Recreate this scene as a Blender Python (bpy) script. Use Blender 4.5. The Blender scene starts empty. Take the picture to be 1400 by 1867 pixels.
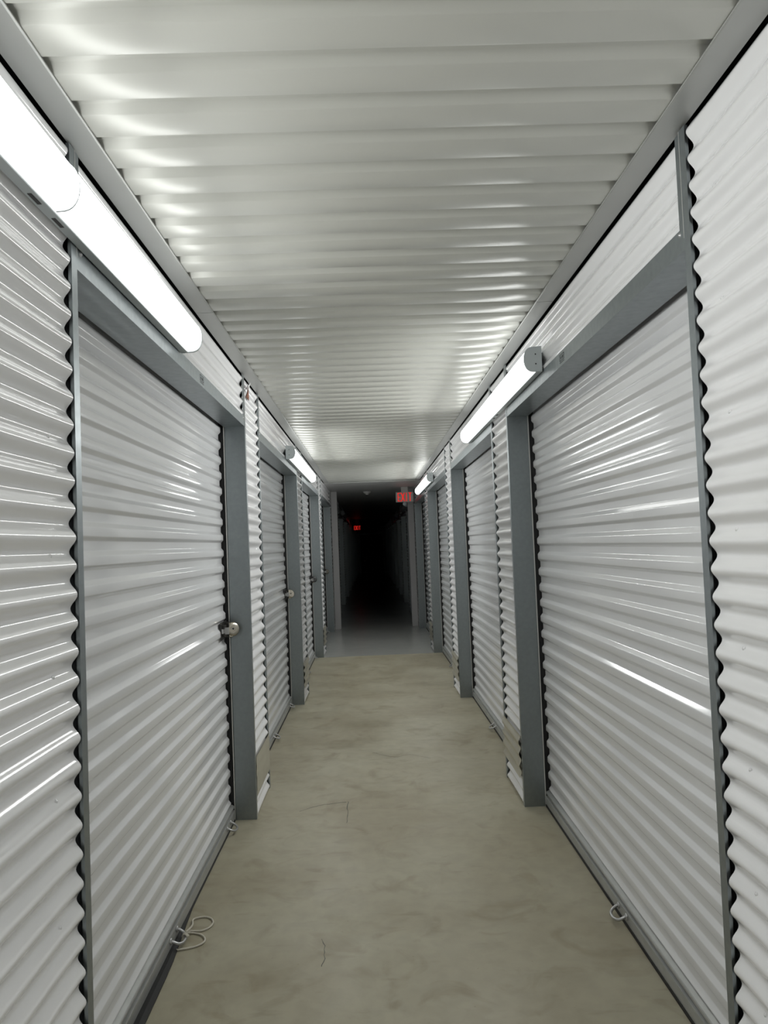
import bpy, bmesh, math, random
from mathutils import Vector, Matrix, Euler
random.seed(7)
S = bpy.context.scene
COL = S.collection
PI = math.pi

# ------------------------------------------------------------------ camera
YAW, PITCH, ROLL = 0.0192, 0.0425, -0.0392
cam_d = bpy.data.cameras.new('camera')
cam = bpy.data.objects.new('camera', cam_d)
COL.objects.link(cam)
cam_d.sensor_fit = 'VERTICAL'
cam_d.sensor_height = 36.0
cam_d.lens = 1390.0 / 1867.0 * 36.0
cam_d.clip_start = 0.02
cam_d.clip_end = 200
fw = Vector((math.sin(YAW) * math.cos(PITCH), math.cos(YAW) * math.cos(PITCH), math.sin(PITCH)))
rt = Vector((math.cos(YAW), -math.sin(YAW), 0))
up = rt.cross(fw)
r2 = rt * math.cos(ROLL) + up * math.sin(ROLL)
u2 = up * math.cos(ROLL) - rt * math.sin(ROLL)
m = Matrix((r2, u2, -fw)).transposed().to_4x4()
m.translation = Vector((-0.0582, 0, 1.502))
cam.matrix_world = m
S.camera = cam

# ------------------------------------------------------------------ world, exposure
w = bpy.data.worlds.new('world')
S.world = w
w.use_nodes = True
w.node_tree.nodes['Background'].inputs[0].default_value = (0, 0, 0, 1)
w.node_tree.nodes['Background'].inputs[1].default_value = 0.0
S.view_settings.view_transform = 'Standard'
S.view_settings.look = 'None'
S.view_settings.gamma = 1
S.view_settings.use_curve_mapping = False
S.view_settings.exposure = 0.0
LAMP = 7.0                     # lit lens strength facing the corridor
BEAM_TILT = 32                    # beam aims this far below the horizontal, degrees
LAMP_EDGE = 1.6                # the same at the lens' upper and lower edges
BEAM_W, BEAM_SPREAD = 9.2, 158   # LED board of each lit lamp: watts, beam angle
S.cycles.max_bounces = 12
S.cycles.diffuse_bounces = 7
S.cycles.glossy_bounces = 6
S.cycles.caustics_reflective = True
S.cycles.sample_clamp_indirect = 6.0

# ------------------------------------------------------------------ layout numbers
XW = 0.75                       # corridor face of the walls
BAY = 3.06
Y_NEAR, Y_FAR = 1.85, 4.33      # first opening
OPEN = Y_FAR - Y_NEAR
HDOOR = 2.205
HEAD = 0.058
ZTOP = 2.502
ZLEDGE = 2.508
ZCEIL = 2.513
Y_SEAM = 10.45
Y_CEIL = 12.1
Y_END = 42.0
NBAY = 13
ORD = ['first', 'second', 'third', 'fourth', 'fifth', 'sixth', 'seventh', 'eighth', 'ninth', 'tenth']

# ------------------------------------------------------------------ materials
def mat(name, col, rough=0.5, metal=0.0, spec=0.5, noise=None, bump=None, coat=0.0, roughnoise=None):
    mt = bpy.data.materials.new(name)
    mt.use_nodes = True
    nt = mt.node_tree
    b = nt.nodes['Principled BSDF']
    b.inputs['Base Color'].default_value = (*col, 1)
    b.inputs['Roughness'].default_value = rough
    b.inputs['Metallic'].default_value = metal
    b.inputs['Specular IOR Level'].default_value = spec
    b.inputs['Coat Weight'].default_value = coat
    b.inputs['Coat Roughness'].default_value = 0.12
    tc = nt.nodes.new('ShaderNodeTexCoord')
    if noise:
        sc, amt = noise
        n = nt.nodes.new('ShaderNodeTexNoise')
        n.inputs['Scale'].default_value = sc
        n.inputs['Detail'].default_value = 5
        nt.links.new(tc.outputs['Object'], n.inputs['Vector'])
        r = nt.nodes.new('ShaderNodeMapRange')
        r.inputs[1].default_value = 0.3
        r.inputs[2].default_value = 0.7
        r.inputs[3].default_value = 1 - amt
        r.inputs[4].default_value = 1 + amt
        nt.links.new(n.outputs['Fac'], r.inputs[0])
        mx = nt.nodes.new('ShaderNodeVectorMath')
        mx.operation = 'SCALE'
        mx.inputs[0].default_value = col
        nt.links.new(r.outputs[0], mx.inputs['Scale'])
        nt.links.new(mx.outputs[0], b.inputs['Base Color'])
    if roughnoise:
        sc, lo, hi = roughnoise
        n = nt.nodes.new('ShaderNodeTexNoise')
        n.inputs['Scale'].default_value = sc
        n.inputs['Detail'].default_value = 4
        nt.links.new(tc.outputs['Object'], n.inputs['Vector'])
        r = nt.nodes.new('ShaderNodeMapRange')
        r.inputs[1].default_value = 0.3
        r.inputs[2].default_value = 0.7
        r.inputs[3].default_value = lo
        r.inputs[4].default_value = hi
        nt.links.new(n.outputs['Fac'], r.inputs[0])
        nt.links.new(r.outputs[0], b.inputs['Roughness'])
    if bump:
        sc, st = bump
        n = nt.nodes.new('ShaderNodeTexNoise')
        n.inputs['Scale'].default_value = sc
        nt.links.new(tc.outputs['Object'], n.inputs['Vector'])
        bp = nt.nodes.new('ShaderNodeBump')
        bp.inputs['Strength'].default_value = st
        bp.inputs['Distance'].default_value = 0.01
        nt.links.new(n.outputs['Fac'], bp.inputs['Height'])
        nt.links.new(bp.outputs[0], b.inputs['Normal'])
    return mt

M = {}
M['wall'] = mat('white painted corrugated steel', (0.78, 0.78, 0.785), 0.11, 0, 0.5, noise=(1.5, 0.02), bump=(3, 0.004))
M['curtain'] = mat('white painted shutter steel', (0.68, 0.685, 0.695), 0.09, 0, 0.6, noise=(2.0, 0.02), bump=(4, 0.006))
M['ceil'] = mat('cream painted ceiling decking', (0.58, 0.585, 0.545), 0.29, 0.1, 0.45, noise=(1.2, 0.03), bump=(3, 0.008))
M['soffit'] = mat('grey painted flat ceiling', (0.55, 0.55, 0.54), 0.45, 0, 0.4)
M['ledge'] = mat('grey painted ceiling angle', (0.45, 0.458, 0.445), 0.38, 0.35, 0.5, noise=(3, 0.04))
M['galv'] = mat('galvanised steel', (0.285, 0.315, 0.325), 0.36, 0.85, 0.5, noise=(45, 0.05), roughnoise=(30, 0.32, 0.42))
M['edge'] = mat('bright cut steel edge', (0.62, 0.62, 0.60), 0.35, 0.5)
M['track'] = mat('shutter guide in painted shade', (0.012, 0.012, 0.013), 0.6)  # near-black puts the shade of the guide gap into the colour
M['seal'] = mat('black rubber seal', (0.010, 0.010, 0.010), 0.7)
M['bar'] = mat('galvanised bottom bar', (0.42, 0.43, 0.42), 0.38, 0.5, noise=(20, 0.06))
M['steel'] = mat('polished lock steel', (0.42, 0.39, 0.33), 0.25, 1.0)
M['zinc'] = mat('zinc handle', (0.45, 0.45, 0.45), 0.35, 0.7)
M['darksteel'] = mat('dark latch steel', (0.06, 0.058, 0.055), 0.4, 0.7)
M['blacklock'] = mat('black lock body', (0.015, 0.015, 0.015), 0.35)
M['rope'] = mat('off white cord', (0.58, 0.55, 0.47), 0.9, bump=(300, 0.5))
M['housing'] = mat('grey lamp housing', (0.47, 0.51, 0.52), 0.45, 0.1)
M['caphole'] = mat('dark screw hole', (0.03, 0.03, 0.03), 0.6)
M['lens_off'] = mat('unlit opal lens', (0.55, 0.55, 0.55), 0.4)
M['kick'] = mat('tan galvanised kick plate', (0.50, 0.48, 0.40), 0.3, 0.5, noise=(6, 0.05))
M['pillar'] = mat('grey painted pillar cover', (0.45, 0.44, 0.44), 0.4, 0.1)
M['plastic'] = mat('white plastic', (0.75, 0.75, 0.73), 0.4)
M['signbody'] = mat('grey exit sign housing', (0.62, 0.62, 0.60), 0.5)
M['ink'] = mat('dark ink', (0.05, 0.055, 0.055), 0.7)
M['rust'] = mat('rust orange backing', (0.20, 0.075, 0.04), 0.8, noise=(60, 0.4))
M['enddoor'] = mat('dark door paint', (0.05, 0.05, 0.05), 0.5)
M['hole'] = mat('dark wall void', (0.004, 0.004, 0.004), 0.9)

def emis(name, col, st):
    mt = bpy.data.materials.new(name)
    mt.use_nodes = True
    b = mt.node_tree.nodes['Principled BSDF']
    b.inputs['Base Color'].default_value = (0.8, 0.8, 0.8, 1)
    b.inputs['Emission Color'].default_value = (*col, 1)
    b.inputs['Emission Strength'].default_value = st
    return mt
M['lens'] = emis('lit opal lens', (0.985, 1.0, 0.985), LAMP)
# the LED board looks out into the corridor, so the lens glows most along the wall's normal
_nt = M['lens'].node_tree
_tc = _nt.nodes.new('ShaderNodeTexCoord')
_sx = _nt.nodes.new('ShaderNodeSeparateXYZ')
_pw = _nt.nodes.new('ShaderNodeMath'); _pw.operation = 'POWER'; _pw.use_clamp = True; _pw.inputs[1].default_value = 1.5
_mr = _nt.nodes.new('ShaderNodeMapRange'); _mr.inputs[3].default_value = LAMP_EDGE; _mr.inputs[4].default_value = LAMP
_nt.links.new(_tc.outputs['Normal'], _sx.inputs[0])
_nt.links.new(_sx.outputs[0], _pw.inputs[0])
_nt.links.new(_pw.outputs[0], _mr.inputs[0])
_nt.links.new(_mr.outputs[0], _nt.nodes['Principled BSDF'].inputs['Emission Strength'])
M['red'] = emis('red sign letters', (1.0, 0.03, 0.02), 0.62)
M['red'].node_tree.nodes['Principled BSDF'].inputs['Base Color'].default_value = (0.30, 0.02, 0.02, 1)

def concrete(name, ca, cb, rough, big=0.55, wear=1.0):
    mt = bpy.data.materials.new(name)
    mt.use_nodes = True
    nt = mt.node_tree
    b = nt.nodes['Principled BSDF']
    tc = nt.nodes.new('ShaderNodeTexCoord')
    def noise(sc, det=6, dist=0.0):
        n = nt.nodes.new('ShaderNodeTexNoise')
        n.inputs['Scale'].default_value = sc
        n.inputs['Detail'].default_value = det
        n.inputs['Distortion'].default_value = dist
        nt.links.new(tc.outputs['Object'], n.inputs['Vector'])
        return n
    def ramp(src, p0, p1, c0, c1):
        r = nt.nodes.new('ShaderNodeValToRGB')
        r.color_ramp.elements[0].position = p0
        r.color_ramp.elements[1].position = p1
        r.color_ramp.elements[0].color = (*c0, 1)
        r.color_ramp.elements[1].color = (*c1, 1)
        nt.links.new(src, r.inputs[0])
        return r
    def mix(a, bsock, mode, fac):
        mx = nt.nodes.new('ShaderNodeMix')
        mx.data_type = 'RGBA'
        mx.blend_type = mode
        mx.inputs[0].default_value = fac
        nt.links.new(a, mx.inputs[6])
        nt.links.new(bsock, mx.inputs[7])
        return mx.outputs[2]
    base = ramp(noise(1.3, 7, 0.6).outputs['Fac'], 0.35, 0.68, ca, cb).outputs[0]
    fine = ramp(noise(14, 8, 0.3).outputs['Fac'], 0.32, 0.62, (0.86, 0.86, 0.86), (1.05, 1.05, 1.05)).outputs[0]
    c = mix(base, fine, 'MULTIPLY', big)
    stain = ramp(noise(4.5, 10, 1.2).outputs['Fac'], 0.54, 0.70, (1, 1, 1), (0.74, 0.70, 0.64)).outputs[0]
    c = mix(c, stain, 'MULTIPLY', 0.7 * wear)
    speck = ramp(noise(60, 3, 0).outputs['Fac'], 0.70, 0.78, (1, 1, 1), (0.6, 0.58, 0.55)).outputs[0]
    c = mix(c, speck, 'MULTIPLY', 0.6)
    # scuffs: stretched noise
    mp = nt.nodes.new('ShaderNodeMapping')
    mp.inputs['Scale'].default_value = (2.2, 9.0, 1)
    mp.inputs['Rotation'].default_value = (0, 0, 0.35)
    nt.links.new(tc.outputs['Object'], mp.inputs[0])
    n = nt.nodes.new('ShaderNodeTexNoise')
    n.inputs['Scale'].default_value = 2.0
    n.inputs['Detail'].default_value = 9
    nt.links.new(mp.outputs[0], n.inputs['Vector'])
    scuff = ramp(n.outputs['Fac'], 0.63, 0.72, (1, 1, 1), (0.80, 0.78, 0.75)).outputs[0]
    c = mix(c, scuff, 'MULTIPLY', 0.7 * wear)
    nt.links.new(c, b.inputs['Base Color'])
    r = nt.nodes.new('ShaderNodeMapRange')
    r.inputs[1].default_value = 0.3
    r.inputs[2].default_value = 0.7
    r.inputs[3].default_value = rough - 0.07 * wear
    r.inputs[4].default_value = rough + 0.1 * wear
    nt.links.new(noise(3, 4).outputs['Fac'], r.inputs[0])
    nt.links.new(r.outputs[0], b.inputs['Roughness'])
    b.inputs['Specular IOR Level'].default_value = 0.4
    return mt
M['floor'] = concrete('sealed concrete floor', (0.300, 0.270, 0.192), (0.372, 0.350, 0.264), 0.38)
M['floor_far'] = concrete('polished dark concrete floor', (0.30, 0.305, 0.29), (0.33, 0.335, 0.315), 0.22, 0.25, 0.1)

# ------------------------------------------------------------------ mesh helpers
class MB:
    def __init__(self):
        self.v, self.f, self.sm = [], [], []
    def add(self, vs, fs, smooth=False):
        o = len(self.v)
        self.v += [tuple(p) for p in vs]
        for f in fs:
            self.f.append([i + o for i in f])
            self.sm.append(smooth)
    def box(self, x0, x1, y0, y1, z0, z1):
        vs = [(x, y, z) for x in (x0, x1) for y in (y0, y1) for z in (z0, z1)]
        self.add(vs, [(0, 1, 3, 2), (4, 6, 7, 5), (0, 4, 5, 1), (2, 3, 7, 6), (0, 2, 6, 4), (1, 5, 7, 3)])
    def grid(self, fn, us, vs, smooth=True):
        P = [fn(u, v) for u in us for v in vs]
        n = len(vs)
        F = [(i * n + j, i * n + j + 1, (i + 1) * n + j + 1, (i + 1) * n + j) for i in range(len(us) - 1) for j in range(n - 1)]
        self.add(P, F, smooth)
    def extrude(self, prof, y0, y1, close=True, caps=True, smooth=False):
        """closed or open profile of (x, z) swept along y"""
        n = len(prof)
        vs = [(x, y0, z) for x, z in prof] + [(x, y1, z) for x, z in prof]
        fs = [(i, (i + 1) % n, n + (i + 1) % n, n + i) for i in range(n if close else n - 1)]
        self.add(vs, fs, smooth)
        if close and caps:
            self.add([(x, y0, z) for x, z in prof], [tuple(range(n))[::-1]])
            self.add([(x, y1, z) for x, z in prof], [tuple(range(n))])
    def tube(self, pts, r, seg=8, closed=False):
        pts = [Vector(p) for p in pts]
        n = len(pts)
        rings = []
        prev = None
        for i, p in enumerate(pts):
            a = pts[i - 1] if (i or closed) else p
            b = pts[(i + 1) % n] if (i < n - 1 or closed) else p
            t = (b - a).normalized()
            ref = Vector((0, 0, 1)) if abs(t.z) < 0.9 else Vector((1, 0, 0))
            if prev is not None:
                ref = prev
            s = (ref - t * ref.dot(t)).normalized()
            prev = s
            q = t.cross(s)
            rings.append([p + s * (r * math.cos(2 * PI * k / seg)) + q * (r * math.sin(2 * PI * k / seg)) for k in range(seg)])
        vs = [p for rg in rings for p in rg]
        fs = []
        for i in range(n if closed else n - 1):
            j = (i + 1) % n
            for k in range(seg):
                fs.append((i * seg + k, i * seg + (k + 1) % seg, j * seg + (k + 1) % seg, j * seg + k))
        self.add(vs, fs, True)
        if not closed:
            self.add(rings[0], [tuple(range(seg))[::-1]])
            self.add(rings[-1], [tuple(range(seg))])
    def lathe(self, prof, mtx=None, seg=24):
        """prof: (r, h) around local z"""
        n = len(prof)
        vs = []
        for k in range(seg):
            a = 2 * PI * k / seg
            for r, h in prof:
                p = Vector((r * math.cos(a), r * math.sin(a), h))
                vs.append(mtx @ p if mtx else p)
        fs = [(k * n + i, ((k + 1) % seg) * n + i, ((k + 1) % seg) * n + i + 1, k * n + i + 1) for k in range(seg) for i in range(n - 1)]
        self.add(vs, fs, True)
    def dome(self, c, r, h, axis):
        """small screw head on a surface facing +axis (unit vector)"""
        q = Vector(axis).to_track_quat('Z', 'Y').to_matrix().to_4x4()
        q.translation = Vector(c)
        self.lathe([(r * 1.7, 0), (r * 1.6, h * 0.3), (r, h * 0.35), (r * 0.9, h), (0.0001, h)], q, 8)
    def mesh(self, name, material):
        me = bpy.data.meshes.new(name)
        me.from_pydata(self.v, [], self.f)
        for p, s in zip(me.polygons, self.sm):
            p.use_smooth = s
        bm = bmesh.new()
        bm.from_mesh(me)
        bmesh.ops.remove_doubles(bm, verts=bm.verts, dist=1e-6)
        bmesh.ops.recalc_face_normals(bm, faces=bm.faces)
        bm.to_mesh(me)
        bm.free()
        me.materials.append(material)
        return me
    def build(self, name, material, parent=None, kind=None, smooth_angle=None):
        me = self.mesh(name, material)
        if smooth_angle is not None:
            for p in me.polygons:
                p.use_smooth = True
            me.set_sharp_from_angle(angle=math.radians(smooth_angle))
        o = bpy.data.objects.new(name, me)
        COL.objects.link(o)
        if parent is not None:
            o.parent = parent
        if kind:
            o['kind'] = kind
        return o

def bx(name, material, dims, parent=None, kind=None, bevel=0.0):
    mb = MB()
    mb.box(*dims)
    me = mb.mesh(name, material)
    if bevel:
        bm = bmesh.new()
        bm.from_mesh(me)
        bmesh.ops.bevel(bm, geom=bm.edges[:], offset=bevel, segments=2, affect='EDGES', profile=0.6)
        bm.to_mesh(me)
        bm.free()
    o = bpy.data.objects.new(name, me)
    COL.objects.link(o)
    if parent is not None:
        o.parent = parent
    if kind:
        o['kind'] = kind
    return o

def tag(o, label, cat, group=None):
    o['label'] = label
    o['category'] = cat
    if group:
        o['group'] = group
    elif 'group' in o:
        del o['group']
    return o

def empty(name, loc=(0, 0, 0), rz=0.0):
    o = bpy.data.objects.new(name, None)
    o.empty_display_size = 0.1
    COL.objects.link(o)
    o.location = loc
    o.rotation_euler = (0, 0, rz)
    return o

def children(o):
    return [c for c in bpy.data.objects if c.parent == o]

def copy_tree(o, parent=None):
    c = o.copy()
    COL.objects.link(c)
    if parent is not None:
        c.parent = parent
    for ch in children(o):
        copy_tree(ch, c)
    return c

def frange(a, b, n):
    return [a + (b - a) * i / n for i in range(n + 1)]

def smoothpath(pts, n=6, closed=False):
    """Catmull-Rom through pts"""
    P = [Vector(p) for p in pts]
    out = []
    N = len(P)
    rng = N if closed else N - 1
    for i in range(rng):
        p0 = P[i - 1] if (i or closed) else P[0]
        p1, p2 = P[i], P[(i + 1) % N]
        p3 = P[(i + 2) % N] if (closed or i + 2 < N) else P[-1]
        for k in range(n):
            t = k / n
            out.append(0.5 * ((2 * p1) + (p2 - p0) * t + (2 * p0 - 5 * p1 + 4 * p2 - p3) * t * t + (3 * p1 - p0 - 3 * p2 + p3) * t ** 3))
    if not closed:
        out.append(P[-1])
    return out

# ------------------------------------------------------------------ floor and ceiling
mb = MB(); mb.box(-1.0, 1.0, -6.0, Y_SEAM - 0.002, -0.1, 0.0)
fl = mb.build('floor', M['floor'], kind='structure')
mb = MB(); mb.box(-1.0, 1.0, Y_SEAM + 0.002, Y_END + 0.1, -0.1, 0.0)
mb.build('floor', M['floor_far'], kind='structure')

# hairline cracks in the near slab: thin shallow grooves filled with dirt
def crack(pts, wd):
    mb = MB()
    P = smoothpath([(x, y, 0.0006) for x, y in pts], 5)
    P = [p + Vector((random.uniform(-.004, .004), random.uniform(-.004, .004), 0)) for p in P]
    L, R = [], []
    for i, p in enumerate(P):
        t = (P[min(i + 1, len(P) - 1)] - P[max(i - 1, 0)]).normalized()
        nrm = Vector((-t.y, t.x, 0)) * wd * (0.4 + 0.6 * random.random())
        L.append(p + nrm); R.append(p - nrm)
    n = len(P)
    mb.add(L + R, [(i, i + 1, n + i + 1, n + i) for i in range(n - 1)])
    return mb

def ceil_profile(y0, y1):
    """ribbed decking: (y, z) — wide low flats, narrower raised flats"""
    p = 0.1525
    d = 0.020
    pts = []
    k = math.floor((y0 - 1.51) / p) - 1
    y = 1.51 + k * p
    while y < y1 + p:
        for dy, dz in ((0.0, 0), (0.0035, .0012), (0.0105, d - .0015), (0.014, d), (0.044, d), (0.048, d - .0015), (0.060, .0015), (0.064, 0)):
            pts.append((y + dy, ZCEIL + dz))
        y += p
    pts = [q for q in pts if y0 <= q[0] <= y1]
    return [(y0, ZCEIL)] + pts + [(y1, ZCEIL)]
mb = MB()
pr = ceil_profile(-6.0, Y_CEIL)
xs = frange(-0.70, 0.70, 4)
mb.grid(lambda a, q: (a, q[0], q[1]), xs, pr, smooth=True)
ceil = mb.build('ceiling', M['ceil'], kind='structure', smooth_angle=40)
mb = MB(); mb.box(-0.80, 0.80, Y_CEIL + 0.003, Y_END, 2.500, 2.53)
mb.build('ceiling', M['soffit'], kind='structure')
bx('trim_7', M['ledge'], (-0.69, 0.69, Y_CEIL - 0.03, Y_CEIL + 0.002, 2.498, 2.511), kind='structure')

# ceiling angle along both walls, in ten foot lengths
seams = [-6.0, -2.92, 0.13, 3.19, 6.31, 9.40, Y_CEIL + 0.002]
tn = 1
for s in (-1, 1):
    for a, b in zip(seams[:-1], seams[1:]):
        mb = MB()
        pts = [(0.684, ZLEDGE + .0035), (0.684, ZLEDGE), (0.688, ZLEDGE - .001), (0.757, ZLEDGE - .001), (0.757, ZLEDGE + .04), (0.755, ZLEDGE + .04), (0.755, ZLEDGE + .001), (0.688, ZLEDGE + .001), (0.687, ZLEDGE + .0035)]
        mb.extrude([(s * x, z) for x, z in pts], a + 0.002, b - 0.002)
        mb.build('trim_%d' % tn, M['ledge'], kind='structure')
        tn += 1
        if tn == 7:
            tn = 8
    # dark void closing above the angle
    mb = MB()
    mb.grid(lambda a, b: (s * 0.79, a, b), [-6.0, Y_CEIL], [2.44, 2.56], False)
    mb.build('wall_void', M['hole'], kind='structure')
mb = MB()
mb.grid(lambda a, b: (a, b, 2.56), [-0.79, 0.79], [-6.0, Y_CEIL], False)
mb.build('ceiling_void', M['hole'], kind='structure')

# ------------------------------------------------------------------ corrugated wall panels
CP = 0.0665
def corr(z, depth):
    t = (z - 2.477) / CP
    c = 0.5 - 0.5 * math.cos(2 * PI * t)
    return depth * c
def wall_panel(side, y0, y1, z0, z1, u0=XW + 0.0015, depth=0.0175, screws=(), name=None, screw_z=(2.294, 2.032, 1.77, 1.504, 1.238, 0.97, 0.70, 0.44, 0.17)):
    mb = MB()
    n = int((z1 - z0) / CP * 12)
    zs = frange(z0, z1, max(6, n))
    L = y1 - y0
    ys = [y0, y0 + 0.035, y0 + 0.13, y1 - 0.13, y1 - 0.035, y1] if L > 0.4 else [y0, y1]
    off = {y0: -0.002, y0 + 0.035: -0.001, y1: -0.003, y1 - 0.035: -0.0012}
    mb.grid(lambda y, z: (side * (u0 + corr(z, depth) + off.get(y, 0.0)), y, z), ys, zs, True)
    for sy in screws:
        for z in screw_z:
            if z0 < z < z1:
                mb.dome((side * (u0 + corr(z, depth)), sy, z), 0.0035, 0.003, (-side, 0, 0))
    return mb.build(name or ('wall_left' if side < 0 else 'wall_right'), M['wall'], kind='structure')

LIP = 0.034
GAP = 0.011
for s in (-1, 1):
    # long stretch behind the photographer, then the first pier
    wall_panel(s, -6.0, Y_NEAR - LIP - GAP, 0.004, ZTOP, screws=(1.70, 1.0))
    for k in range(NBAY):
        ya = Y_FAR + BAY * k + LIP + 0.002
        yb = Y_NEAR + BAY * (k + 1) - LIP - GAP
        if k == NBAY - 1:
            yb = Y_END
        wall_panel(s, ya, yb, 0.004, ZTOP, screws=((yb - 0.12, ya + .08) if k < 3 else ()))
        # panel above the opening
        wall_panel(s, Y_NEAR + BAY * k + 0.001, Y_FAR + BAY * k - 0.014, HDOOR + HEAD - 0.006, ZTOP, u0=XW + 0.004, screws=((Y_NEAR + BAY * k + 0.09,) if k < 3 else ()))
# end wall
bx('wall_back', M['soffit'], (-0.9, 0.9, Y_END, Y_END + 0.1, 0, 2.53), kind='structure')
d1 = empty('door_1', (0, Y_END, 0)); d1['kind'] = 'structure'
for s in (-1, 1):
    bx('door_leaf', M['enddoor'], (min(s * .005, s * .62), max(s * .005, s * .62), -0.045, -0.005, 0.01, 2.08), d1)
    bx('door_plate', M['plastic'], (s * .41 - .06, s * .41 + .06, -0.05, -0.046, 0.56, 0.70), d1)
bx('door_jamb', M['galv'], (-.70, -.63, -.05, -.002, 0, 2.15), d1)
bx('door_jamb', M['galv'], (.63, .70, -.05, -.002, 0, 2.15), d1)
bx('door_lintel', M['galv'], (-.63, .63, -.05, -.002, 2.085, 2.15), d1)

# ------------------------------------------------------------------ shutter frame: local x+ points into the corridor, y along wall, origin at opening centre
H2 = OPEN / 2
def make_frame():
    root = empty('shutter_frame')
    for e in (-1, 1):
        mb = MB()
        t = 0.0016
        y = e * H2
        # reveal sheet, front lip, back return  (outline in x,y swept in z)
        def sheet(x0, x1, ya, yb, z0, z1):
            mb.box(min(x0, x1), max(x0, x1), min(ya, yb), max(ya, yb), z0, z1)
        sheet(-0.116, 0.0, y, y + e * t, 0, HDOOR)               # reveal
        sheet(-t, 0.0005, y - e * 0.0004, y + e * LIP, 0, ZTOP)       # lip, full height
        sheet(-0.008, -t, y + e * (LIP - t), y + e * LIP, 0, ZTOP)    # short hem
        sheet(-0.116, -0.114, y, y + e * 0.05, 0, HDOOR)         # back return
        mb.build('jamb', M['galv'], root)
        mb = MB()
        sheet(-0.122, -0.1165, y - e * 0.004, y + e * 0.004, 0.0, HDOOR + .03)
        mb.build('guide_edge', M['edge'], root)
        mb = MB()
        sheet(-0.200, -0.126, y, y + e * 0.012, 0.0, HDOOR + .1)
        sheet(-0.200, -0.192, y - e * 0.012, y, 0.0, HDOOR + .1)
        mb.build('guide_track', M['track'], root)
        mb = MB()
        sheet(-0.0012, 0.0012, y - e * 0.0012, y + e * 0.0016, HDOOR + HEAD - .03, ZTOP)
        mb.build('lip_edge', M['edge'], root)
        # flat strip closing the end of the panel above the opening
        mb = MB()
        sheet(-0.0035, -0.0018, y - e * 0.030, y - e * 0.0005, HDOOR + HEAD - .004, ZTOP)
        mb.build('upper_strip', M['galv'], root)
    mb = MB()
    t = 0.0016
    # header: front face, soffit, inner lip, top flange
    prof = [(-0.001, HDOOR), (-0.001, HDOOR + HEAD), (-0.012, HDOOR + HEAD), (-0.012, HDOOR + HEAD - t), (-0.001 - t, HDOOR + HEAD - t), (-0.001 - t, HDOOR + t), (-0.120, HDOOR + t), (-0.120, HDOOR)]
    mb.extrude(prof, -H2 + 0.0005, H2 - 0.0005)
    hd = mb.build('header', M['galv'], root)
    for e in (-1, 1):
        mb = MB()
        mb.dome((-0.001, e * (H2 - 0.028), HDOOR + HEAD - 0.012), 0.004, 0.004, (1, 0, 0))
        mb.build('screw', M['zinc'], hd)
    mb = MB()
    mb.box(-0.124, -0.1205, -H2, H2, HDOOR + 0.004, HDOOR + 0.16)
    mb.build('header_back', M['track'], root)  # same painted shade for the gap behind the header
    return root

# ------------------------------------------------------------------ roll-up shutter
SP = 0.0875
def curtain_profile(z0, z1, d=0.0125):
    """(depth, z): proud ribs and recessed grooves with softened corners; Z 1.991 is an undercut slope"""
    pts = []
    zc = 1.991 + SP * 5
    # from the middle of the undercut slope: valley, upward slope, proud flat
    shape = [(0.0, d * .5), (0.0050, d * .86), (0.0068, d * .96), (0.0090, d), (0.0340, d), (0.0365, d * .97), (0.0385, d * .88), (0.0505, d * .12), (0.0525, d * .03), (0.0550, 0.0),
             (0.0785, 0.0), (0.0807, d * .04), (0.0825, d * .14), (0.0875, d * .5)]
    while zc > z0 - SP:
        for dz, dx in shape[:-1]:
            pts.append((dx, zc - dz))
        zc -= SP
    pts = [q for q in pts if z0 <= q[1] <= z1]
    # lap joints between the sheets
    out = []
    for dx, z in pts:
        lap = 0.0012 if (0.47 < z < 1.08 or z > 1.69) else 0.0
        out.append((dx - lap, z))
    return out

def handle_mesh(mb, y, w=0.047, z=0.034):
    x = -0.137 + 0.021
    pts = [(x, y - w, z + .006), (x + .010, y - w, z + .002), (x + .026, y - w * .88, z - .007), (x + .038, y - w * .40, z - .012), (x + .038, y + w * .40, z - .012), (x + .026, y + w * .88, z - .007), (x + .010, y + w, z + .002), (x, y + w, z + .006)]
    mb.tube(smoothpath(pts, 4), 0.0058, 8)
    for e in (-1, 1):
        mb.lathe([(0.0001, 0.006), (0.010, 0.005), (0.013, 0.001), (0.013, 0)], Matrix.Translation((x - .002, y + e * w, z + .006)) @ Matrix.Rotation(PI / 2, 4, 'Y'), 10)

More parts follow.
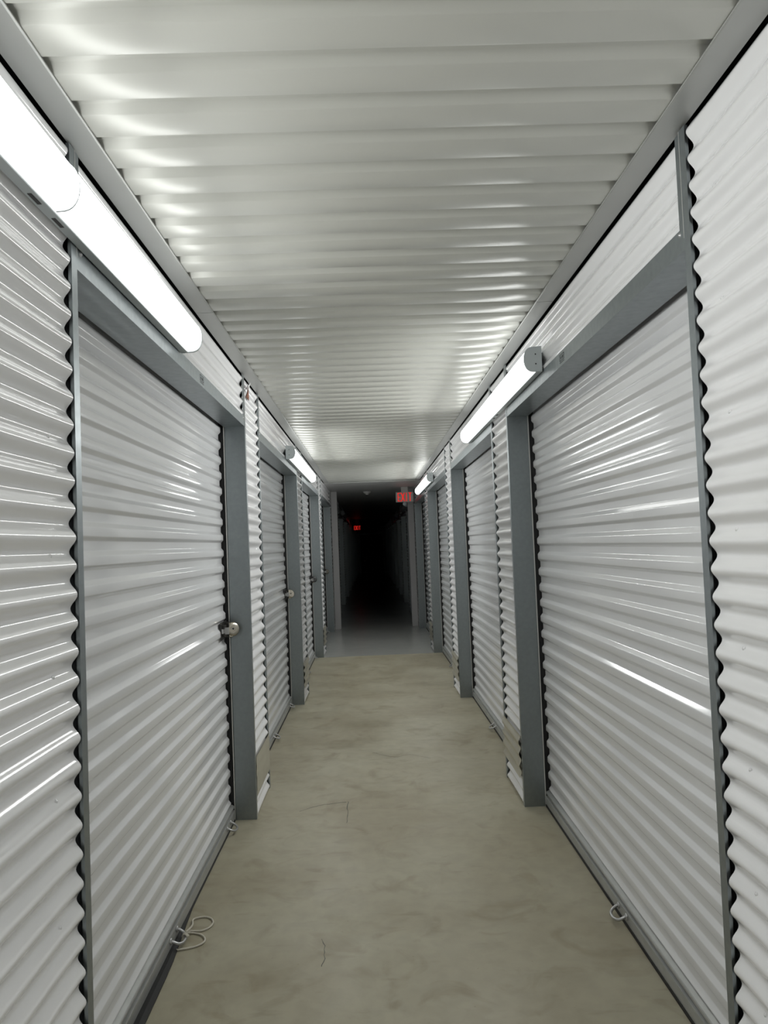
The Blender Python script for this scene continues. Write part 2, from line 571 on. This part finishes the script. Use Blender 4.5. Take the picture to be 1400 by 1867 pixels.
def make_shutter(hy, wedge=False):
    root = empty('roller_shutter')
    CX = -0.137
    mb = MB()
    pr = curtain_profile(0.088, HDOOR + 0.14)
    e = H2 - 0.014
    mb.grid(lambda y, q: (CX - q[0], y, q[1]), [-e, -e / 3, e / 3, e], pr, True)
    mb.grid(lambda y, q: (CX - q[0] - 0.0012, y, q[1]), [-e, e], pr, True)
    cu = mb.build('curtain', M['curtain'], root, smooth_angle=35)
    mb = MB()
    b0 = CX + 0.018
    prof = [(b0, 0.014), (b0, 0.052), (b0 + .002, 0.055), (b0 + .001, 0.059), (b0 - .014, 0.060), (b0 - .014, 0.069), (b0 - .004, 0.070), (b0 - .003, 0.080), (b0 - .006, 0.084), (CX - .006, 0.092), (CX - .02, 0.092), (CX - .02, 0.014)]
    mb.extrude(prof, -H2 + 0.006, H2 - 0.006)
    bar = mb.build('bottom_bar', M['bar'], root)
    for y in (hy, H2 - 0.19):
        mb = MB()
        handle_mesh(mb, y)
        mb.build('handle', M['zinc'], bar)
    mb = MB()
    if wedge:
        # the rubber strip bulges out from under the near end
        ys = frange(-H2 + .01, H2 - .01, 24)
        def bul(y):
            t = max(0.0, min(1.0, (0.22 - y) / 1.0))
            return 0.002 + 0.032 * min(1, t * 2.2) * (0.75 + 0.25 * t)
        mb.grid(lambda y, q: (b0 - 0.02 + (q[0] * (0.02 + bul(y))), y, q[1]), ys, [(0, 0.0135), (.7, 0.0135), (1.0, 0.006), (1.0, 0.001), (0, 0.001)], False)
    else:
        mb.box(b0 - .03, b0 + .003, -H2 + .01, H2 - .01, 0.001, 0.0135)
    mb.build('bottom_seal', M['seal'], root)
    # slide latch near the far jamb
    mb = MB()
    ly, lz = H2 - 0.10, 1.065
    mb.box(CX, CX + .004, ly - .075, ly + .080, lz - .048, lz + .048)
    mb.box(CX + .004, CX + .030, ly + .018, ly + .052, lz - .042, lz - .016)
    mb.box(CX + .004, CX + .030, ly + .018, ly + .052, lz + .016, lz + .042)
    mb.box(CX + .004, CX + .018, ly - .05, ly + .012, lz + .012, lz + .030)
    mb.box(CX + .004, CX + .018, ly - .05, ly + .012, lz - .030, lz - .012)
    la = mb.build('latch', M['darksteel'], root)
    mb = MB()
    mb.box(CX + .006, CX + .014, ly - .07, ly + .094, lz - .012, lz + .012)
    mb.box(CX + .014, CX + .04, ly - .04, ly - .03, lz - .018, lz + .018)
    mb.build('latch_bolt', M['zinc'], la)
    return root

proto_frame = make_frame()
proto_l = make_shutter(-0.09)
proto_r = make_shutter(0.07)
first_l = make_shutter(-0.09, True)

SIDE = {-1: 'padlocked side', 1: 'EXIT sign side'}
def shutter_label(s, k):
    if s < 0 and k == 0:
        return 'white ribbed roll-up shutter with a pale cord tied to its bottom handle'
    if s < 0 and k == 1:
        return 'white roll-up shutter behind the torn wall strip, second on the padlocked side'
    if s < 0 and k == 2:
        return 'white roll-up shutter with the black padlock, third on the padlocked side'
    if s < 0 and k == 3:
        return 'white roll-up shutter just before the grey pillar on the padlocked side'
    if s > 0 and k == 0:
        return 'large white ribbed roll-up shutter with lamp glare, opposite the cord'
    if s > 0 and k == 1:
        return 'white roll-up shutter partly under the big lit lamp, second on EXIT sign side'
    if s > 0 and k == 2:
        return 'white roll-up shutter beneath the small lit lamp beside the EXIT sign'
    if s > 0 and k == 3:
        return 'narrow-looking white shutter just before the pillar below the EXIT sign'
    return 'unlit roll-up shutter, %s one past the pillar on the %s' % (ORD[k - 4], SIDE[s])
def frame_label(s, k):
    if k < 4:
        return {(-1, 0): 'grey steel frame around the shutter with the pale cord',
                (-1, 1): 'grey steel frame around second shutter on the padlocked side',
                (-1, 2): 'grey steel frame holding the shutter with the black padlock',
                (-1, 3): 'grey steel frame touching the pillar on the padlocked side',
                (1, 0): 'tall grey steel frame around the big glossy shutter opposite the cord',
                (1, 1): 'grey steel frame around second shutter on the EXIT sign side',
                (1, 2): 'grey steel frame under the small lit lamp by the EXIT sign',
                (1, 3): 'dim grey steel frame against the pillar below the EXIT sign'}[(s, k)]
    return 'dim steel shutter frame, %s one past the pillar on the %s' % (ORD[k - 4], SIDE[s])

used = {'f': False, 'l': False, 'r': False}
FR = {}
for k in range(NBAY):
    for s in (-1, 1):
        yc = (Y_NEAR + Y_FAR) / 2 + BAY * k
        loc = (s * XW, yc, 0)
        rz = 0.0 if s < 0 else PI
        if not used['f']:
            f = proto_frame; used['f'] = True
        else:
            f = copy_tree(proto_frame)
        f.location = loc; f.rotation_euler = (0, 0, rz)
        tag(f, frame_label(s, k), 'door frame', 'steel shutter frames along the corridor')
        FR[(s, k)] = f
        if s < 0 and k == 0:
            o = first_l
        elif s < 0:
            if not used['l']:
                o = proto_l; used['l'] = True
            else:
                o = copy_tree(proto_l)
        else:
            if not used['r']:
                o = proto_r; used['r'] = True
            else:
                o = copy_tree(proto_r)
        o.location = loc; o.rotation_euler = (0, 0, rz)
        tag(o, shutter_label(s, k), 'shutter', 'roll-up shutters along the corridor')

# printed stamps on two headers (illegible ink box with a dotted line under it)
def stamp(frame, y, flip):
    mb = MB()
    x0, x1 = -0.001, -0.0004
    z = HDOOR + 0.030
    for a, b, c, d in ((-.035, .035, .014, .0165), (-.035, .035, -.010, -.0075), (-.035, -.032, -.010, .0165), (.032, .035, -.010, .0165), (-.02, -.008, -.003, .009), (.002, .010, -.003, .009), (.014, .022, -.003, .009)):
        mb.box(x0, x1, y + a, y + b, z + c, z + d)
    for i in range(5):
        a = -.034 + i * .015
        mb.box(x0, x1, y + a, y + a + .008, z - .018, z - .014)
    hd = [c for c in children(frame) if c.name.startswith('header') and not c.name.startswith('header_back')][0]
    mb.build('ink_stamp', M['ink'], hd)
stamp(FR[(-1, 0)], 3.09 - 2.94 + 0.0, False)
stamp(FR[(1, 0)], 0.02, True)

# ------------------------------------------------------------------ kick plates at the foot of the piers
def kick(side, k, ribbed):
    ya = Y_FAR + BAY * k + LIP + 0.003
    yb = Y_NEAR + BAY * (k + 1) - 0.004
    z0, z1 = (0.115, 0.335) if side < 0 and k == 0 else (0.15, 0.385)
    mb = MB()
    zs = frange(z0, z1, 64)
    dep = 0.012 if ribbed else 0.0012
    x = lambda z: side * (XW - 0.0016 - dep + corr(z, dep) * 1.0)
    mb.grid(lambda y, z: (x(z), y, z), [ya, yb], zs, True)
    mb.grid(lambda y, z: (x(z) + side * 0.001, y, z), [ya, yb], zs, True)
    o = mb.build('kick_plate', M['kick'])
    where = {(-1, 0): 'plain tan kick plate low on the pier under the torn wall strip',
             (1, 0): 'ribbed tan kick plate on the pier beside the big glossy shutter',
             (-1, 1): 'tan kick plate between second and third shutters on the padlocked side',
             (1, 1): 'tan kick plate between second and third shutters on the EXIT sign side',
             (-1, 2): 'small tan kick plate past the black padlock shutter',
             (1, 2): 'small tan kick plate one pier before the EXIT sign pillar'}[(side, k)]
    tag(o, where, 'metal plate', 'kick plates at the foot of the piers')
for k in range(3):
    kick(-1, k, k > 0)
    kick(1, k, True)

# torn spot high on the first padlocked-side pier
t = empty('torn_patch', (-XW, 4.47, 2.435))
t.scale = (1, 0.75, 0.75)
mb = MB()
mb.add([(0.001, -.055, -.055), (0.001, .075, -.06), (0.001, .07, .03), (0.001, .045, .05), (0.001, .02, .015), (0.001, -.01, -.02),
        (-.002, -.055, -.055), (-.002, .075, -.06), (-.002, .07, .03), (-.002, .045, .05), (-.002, .02, .015), (-.002, -.01, -.02)],
       [(0, 1, 2, 3, 4, 5), (11, 10, 9, 8, 7, 6), (0, 6, 7, 1), (1, 7, 8, 2), (2, 8, 9, 3), (3, 9, 10, 4), (4, 10, 11, 5), (5, 11, 6, 0)])
mb.build('backing', M['rust'], t)
mb = MB()
mb.add([(0.002, -.055, -.055), (0.002, -.01, -.02), (0.002, .02, .015), (0.012, -.035, .06), (0.016, -.06, .01)], [(0, 1, 4), (1, 3, 4), (1, 2, 3)])
mb.add([(0.002, .045, .05), (0.002, .07, .03), (0.014, .075, .085)], [(0, 1, 2)])
mb.build('bent_flap', M['wall'], t)
tag(t, 'small torn spot showing rusty orange backing high on the narrow wall strip', 'damage')

# ------------------------------------------------------------------ pillars and base at the section joint
for s in (-1, 1):
    p = bx('pillar', M['pillar'], (min(s * .645, s * .752), max(s * .645, s * .752), 13.90, 14.045, 0.0, 2.499), kind='structure', bevel=0.003)

# ------------------------------------------------------------------ strip lamps
LL, LH, LD = 2.44, 0.112, 0.080
def make_lamp(lit=True):
    root = empty('strip_lamp')
    ZC = 0.0
    mb = MB()
    prof = [(0.0, -LH / 2), (0.024, -LH / 2), (0.026, -LH / 2 + .004), (0.026, LH / 2 - .004), (0.024, LH / 2), (0.0, LH / 2)]
    mb.extrude(prof, -LL / 2, LL / 2)
    hs = mb.build('housing', M['housing'], root)
    # mounting clips seen above and below the housing
    for e in (-1, 1):
        mb = MB()
        mb.box(0.002, 0.012, e * 0.62 - .012, e * 0.62 + .012, LH / 2, LH / 2 + .018)
        mb.build('clip', M['housing'], hs)
    mb = MB()
    for e in (-.09, .03):
        mb.box(0.006, 0.015, e, e + .05, -LH / 2 - .0008, -LH / 2 + .001)
    mb.build('slot', M['caphole'], hs)
    def lens_prof(k=1.0):
        out = []
        hh = LH / 2 * k - 0.001
        for i in range(17):
            a = -PI / 2 + PI * i / 16
            out.append((0.0265 + (LD - .0265) * k * max(0, math.cos(a)) ** 0.62, hh * math.sin(a) if abs(math.sin(a)) < .999 else hh * math.copysign(1, math.sin(a))))
        return out
    for e in (-1, 1):
        mb = MB()
        a, b = (-LL / 2 + .010, -0.0012) if e < 0 else (0.0012, LL / 2 - .010)
        mb.extrude(lens_prof(), a, b, smooth=True)
        mb.build('lens', M['lens'] if lit else M['lens_off'], root, smooth_angle=50)
    # thin gasket at the joint of the two lenses
    mb = MB()
    mb.extrude([(x + .0026, z * 1.02) for x, z in lens_prof(1.0)], -0.002, 0.002)
    mb.build('joint_band', M['housing'], root)
    for e in (-1, 1):
        mb = MB()
        pp = [(0.0, -LH / 2 - .002)] + [(x + .0015, z * 1.03) for x, z in lens_prof(1.0)] + [(0.0, LH / 2 + .002)]
        a, b = (-LL / 2 - .002, -LL / 2 + .0095) if e < 0 else (LL / 2 - .0095, LL / 2 + .002)
        mb.extrude(pp, a, b)
        cp = mb.build('end_cap', M['housing'], root)
        for z in (-.022, .022):
            mb = MB()
            mb.lathe([(0.0001, 0.0006), (.0035, .0006), (.0035, -.001)], Matrix.Translation((0.028, e * (LL / 2 + .002), z)) @ Matrix.Rotation(-e * PI / 2, 4, 'X'), 8)
            mb.build('screw', M['caphole'], cp)
    return root
lamp_on = make_lamp(True)
lamp_off = make_lamp(False)
LZ = 2.312
on = [(-1, 1.65, 'lit strip lamp over the cord-tied shutter, its lens joint in view'),
      (1, 4.62, 'lit strip lamp over the pier between the first two shutters, opposite the torn spot'),
      (-1, 7.66, 'lit strip lamp above the pier beyond the second padlock'),
      (1, 10.62, 'small lit strip lamp right beside the red EXIT sign'),
      (1, -1.40, 'lit strip lamp behind the camera on the EXIT sign side')]
off = [(1, 16.9, 'dark strip lamp just past the EXIT sign'),
       (-1, 19.9, 'dark strip lamp past the pillar on the padlocked side'),
       (1, 22.9, 'dark strip lamp farther down, second past the EXIT sign')]
for i, (s, y, lb) in enumerate(on):
    o = lamp_on if i == 0 else copy_tree(lamp_on)
    o.location = (s * (XW - 0.0035), y, LZ); o.rotation_euler = (0, 0, 0 if s < 0 else PI)
    tag(o, lb, 'lamp', 'lit strip lamps')
    # the LED board's own light, thrown out of the front of the lens
    ld = bpy.data.lights.new('lamp_light', 'AREA')
    ld.shape = 'RECTANGLE'
    ld.size, ld.size_y = LL - .06, 0.05
    ld.energy = BEAM_W
    ld.color = (0.985, 1.0, 0.985)
    ld.spread = math.radians(BEAM_SPREAD)
    lo = bpy.data.objects.new('lamp_light', ld)
    COL.objects.link(lo)
    lo.parent = o
    lo.matrix_local = Matrix.Translation((LD + .010, 0, -.006)) @ Matrix.Rotation(math.radians(BEAM_TILT), 4, 'Y') @ Matrix(((0, 0, -1, 0), (1, 0, 0, 0), (0, -1, 0, 0), (0, 0, 0, 1)))
for i, (s, y, lb) in enumerate(off):
    o = lamp_off if i == 0 else copy_tree(lamp_off)
    o.location = (s * (XW - 0.0035), y, LZ); o.rotation_euler = (0, 0, 0 if s < 0 else PI)
    tag(o, lb, 'lamp', 'unlit strip lamps')

# ------------------------------------------------------------------ padlocks on the padlocked side
def make_disc_lock(body):
    root = empty('disc_padlock')
    mb = MB()
    R = 0.041
    prof = [(0.0001, .013), (.012, .013), (.0135, .0115), (.022, .0125), (.034, .0105), (.039, .0065), (R, .002), (R, -.002), (.039, -.0065), (.034, -.0105), (.0001, -.0125)]
    mb.lathe(prof, None, 28)
    mb.build('lock_body', body, root, smooth_angle=35)
    mb = MB()
    pts = [(R * .55 * math.cos(a) - .012, R * .55 * math.sin(a) - .018, 0) for a in frange(PI * 0.9, PI * 1.65, 8)]
    mb.tube(pts, 0.005, 8)
    mb.build('shackle', M['steel'], root)
    mb = MB()
    mb.lathe([(.006, .0142), (.006, .0125)], None, 12)
    mb.lathe([(.0001, .0142), (.006, .0142)], None, 12)
    mb.build('keyway', M['caphole'], root)
    return root
lock_s = make_disc_lock(M['steel'])
locks = [(0, None, 'round steel disc padlock on the cord-tied shutter'),
         (1, None, 'round steel disc padlock on the second shutter of its wall'),
         (2, M['blacklock'], 'small black padlock on the third shutter of its wall'),
         (3, None, 'tiny steel padlock on the shutter before the pillar')]
lock_b = make_disc_lock(M['blacklock'])
for i, bm_, lb in locks:
    o = lock_b if bm_ else (lock_s if i == 0 else copy_tree(lock_s))
    o.location = (-XW - 0.094, Y_FAR + BAY * i - 0.030 - 0.022, 1.066)
    o.rotation_euler = Euler((math.radians(78), math.radians(0), math.radians(32)), 'XYZ')
    tag(o, lb, 'padlock', 'disc padlocks on the shutters')

# ------------------------------------------------------------------ cord tied to the first shutter's handle
hx, hyw = -XW - 0.086, 3.00
mb = MB()
loopA = [(hx + .004, 3.04, .030), (hx + .010, 3.12, .016), (-.838, 3.19, .007), (-.800, 3.212, .0045), (-.768, 3.195, .0045), (-.752, 3.160, .0045), (-.760, 3.120, .0045), (-.785, 3.098, .0045), (-.815, 3.098, .0045), (hx + .006, 3.085, .012), (hx + .004, 3.03, .028)]
loopB = [(hx + .004, hyw + .03, .030), (hx + .006, 3.075, .010), (-.815, 3.082, .0045), (-.782, 3.068, .0045), (-.758, 3.035, .0045), (-.758, 3.005, .0045), (-.780, 2.980, .0045), (-.815, 2.966, .0045), (-.850, 2.960, .0045), (-.872, 2.958, .0045)]
mb.tube(smoothpath(loopA, 6), 0.0036, 8)
mb.tube(smoothpath(loopB, 6), 0.0036, 8)
knot = [(hx + .006 + .008 * math.cos(a) * 1.2, hyw + .012 + a * .0015, .024 + .010 * math.sin(a)) for a in frange(0, 4 * PI, 24)]
mb.tube(knot, 0.0036, 8)
cd = mb.build('cord', M['rope'])
tag(cd, 'off-white cord looped through the shutter handle and lying on the concrete', 'cord')

# ------------------------------------------------------------------ EXIT signs
GLY = {'E': ['111', '100', '110', '100', '111'], 'X': None, 'I': None, 'T': None}
def letters(mb, y, xc, zc, h, w, pitch):
    """EXIT in block strokes on a face looking along -y; xc, zc centre"""
    st = w * 0.28
    x = xc - 1.5 * pitch
    def bar(x0, x1, z0, z1):
        mb.box(x0, x1, y - .0015, y, z0, z1)
    # E
    bar(x - w / 2, x - w / 2 + st, zc - h / 2, zc + h / 2)
    for z in (-h / 2, -st * .4, h / 2 - st * .8):
        bar(x - w / 2 + st, x + w / 2 - (st * .4 if z == -st * .4 else 0), zc + z, zc + z + st * .8)
    # X
    x += pitch
    for e in (-1, 1):
        a, b = (x - e * w / 2, x + e * w / 2)
        mb.add([(a - st * .62, y - .0015, zc - h / 2), (a + st * .62, y - .0015, zc - h / 2), (b + st * .62, y - .0015, zc + h / 2), (b - st * .62, y - .0015, zc + h / 2),
                (a - st * .62, y, zc - h / 2), (a + st * .62, y, zc - h / 2), (b + st * .62, y, zc + h / 2), (b - st * .62, y, zc + h / 2)],
               [(0, 1, 2, 3), (4, 7, 6, 5), (0, 4, 5, 1), (1, 5, 6, 2), (2, 6, 7, 3), (3, 7, 4, 0)])
    # I
    x += pitch
    bar(x - st / 2, x + st / 2, zc - h / 2, zc + h / 2)
    # T
    x += pitch
    bar(x - w / 2, x + w / 2, zc + h / 2 - st * .85, zc + h / 2)
    bar(x - st / 2, x + st / 2, zc - h / 2, zc + h / 2 - st * .85)

def exit_sign(loc, w, h, head, label):
    root = empty('exit_sign', loc)
    bx('sign_housing', M['signbody'], (-w / 2, w / 2, -.022, .022, -h / 2, h / 2), root, bevel=0.008)
    mb = MB()
    letters(mb, -.0222, 0.0, 0.0, h * .84, w * .185, w * .205)
    mb.build('lettering', M['red'], root)
    bx('mount', M['signbody'], (-.06, .06, -.02, .02, h / 2 - .002, 2.499 - loc[2]), root)
    if head:
        mb = MB()
        mb.lathe([(0.0001, .03), (.03, .03), (.038, .024), (.038, -.02), (.02, -.035), (.0001, -.036)], Matrix.Translation((0.0, -.005, -h / 2 - .032)) @ Matrix.Rotation(PI / 2, 4, 'X'), 18)
        mb.build('lamp_head', M['housing'], root)
    tag(root, label, 'exit sign')
exit_sign((0.572, 13.40, 2.322), 0.31, 0.178, True, 'lit red EXIT sign on a grey housing hanging beside the pillar')
exit_sign((-0.54, 29.0, 2.17), 0.30, 0.178, False, 'tiny red EXIT sign glowing far down the dark corridor')

# ------------------------------------------------------------------ smoke detector
sd = empty('smoke_detector', (-0.09, 14.2, 2.5))
mb = MB(); mb.lathe([(0.0001, 0), (.075, 0), (.075, -.012), (.068, -.016), (.0001, -.016)], None, 28)
mb.build('mounting_base', M['plastic'], sd, smooth_angle=30)
mb = MB(); mb.lathe([(.064, -.015), (.062, -.03), (.045, -.040), (.030, -.044), (.028, -.056), (.0001, -.058)], None, 28)
mb.build('sensor_dome', M['plastic'], sd, smooth_angle=40)
tag(sd, 'round white smoke detector on the dim flat ceiling before the dark stretch', 'smoke detector')

# ------------------------------------------------------------------ hairline floor cracks
for pts, wd in (([(-.52, 4.43), (-.43, 4.50), (-.36, 4.53), (-.26, 4.55)], .003), ([(-.25, 4.56), (-.247, 4.40), (-.246, 4.21)], .002),
                ([(-.10, 5.6), (.05, 5.45), (.16, 5.5), (.30, 5.38)], .002), ([(-.3, 3.0), (-.285, 2.9), (-.29, 2.8)], .0015)):
    o = crack(pts, wd).build('floor_crack', M['ink'], fl)
    o['kind'] = 'stuff'
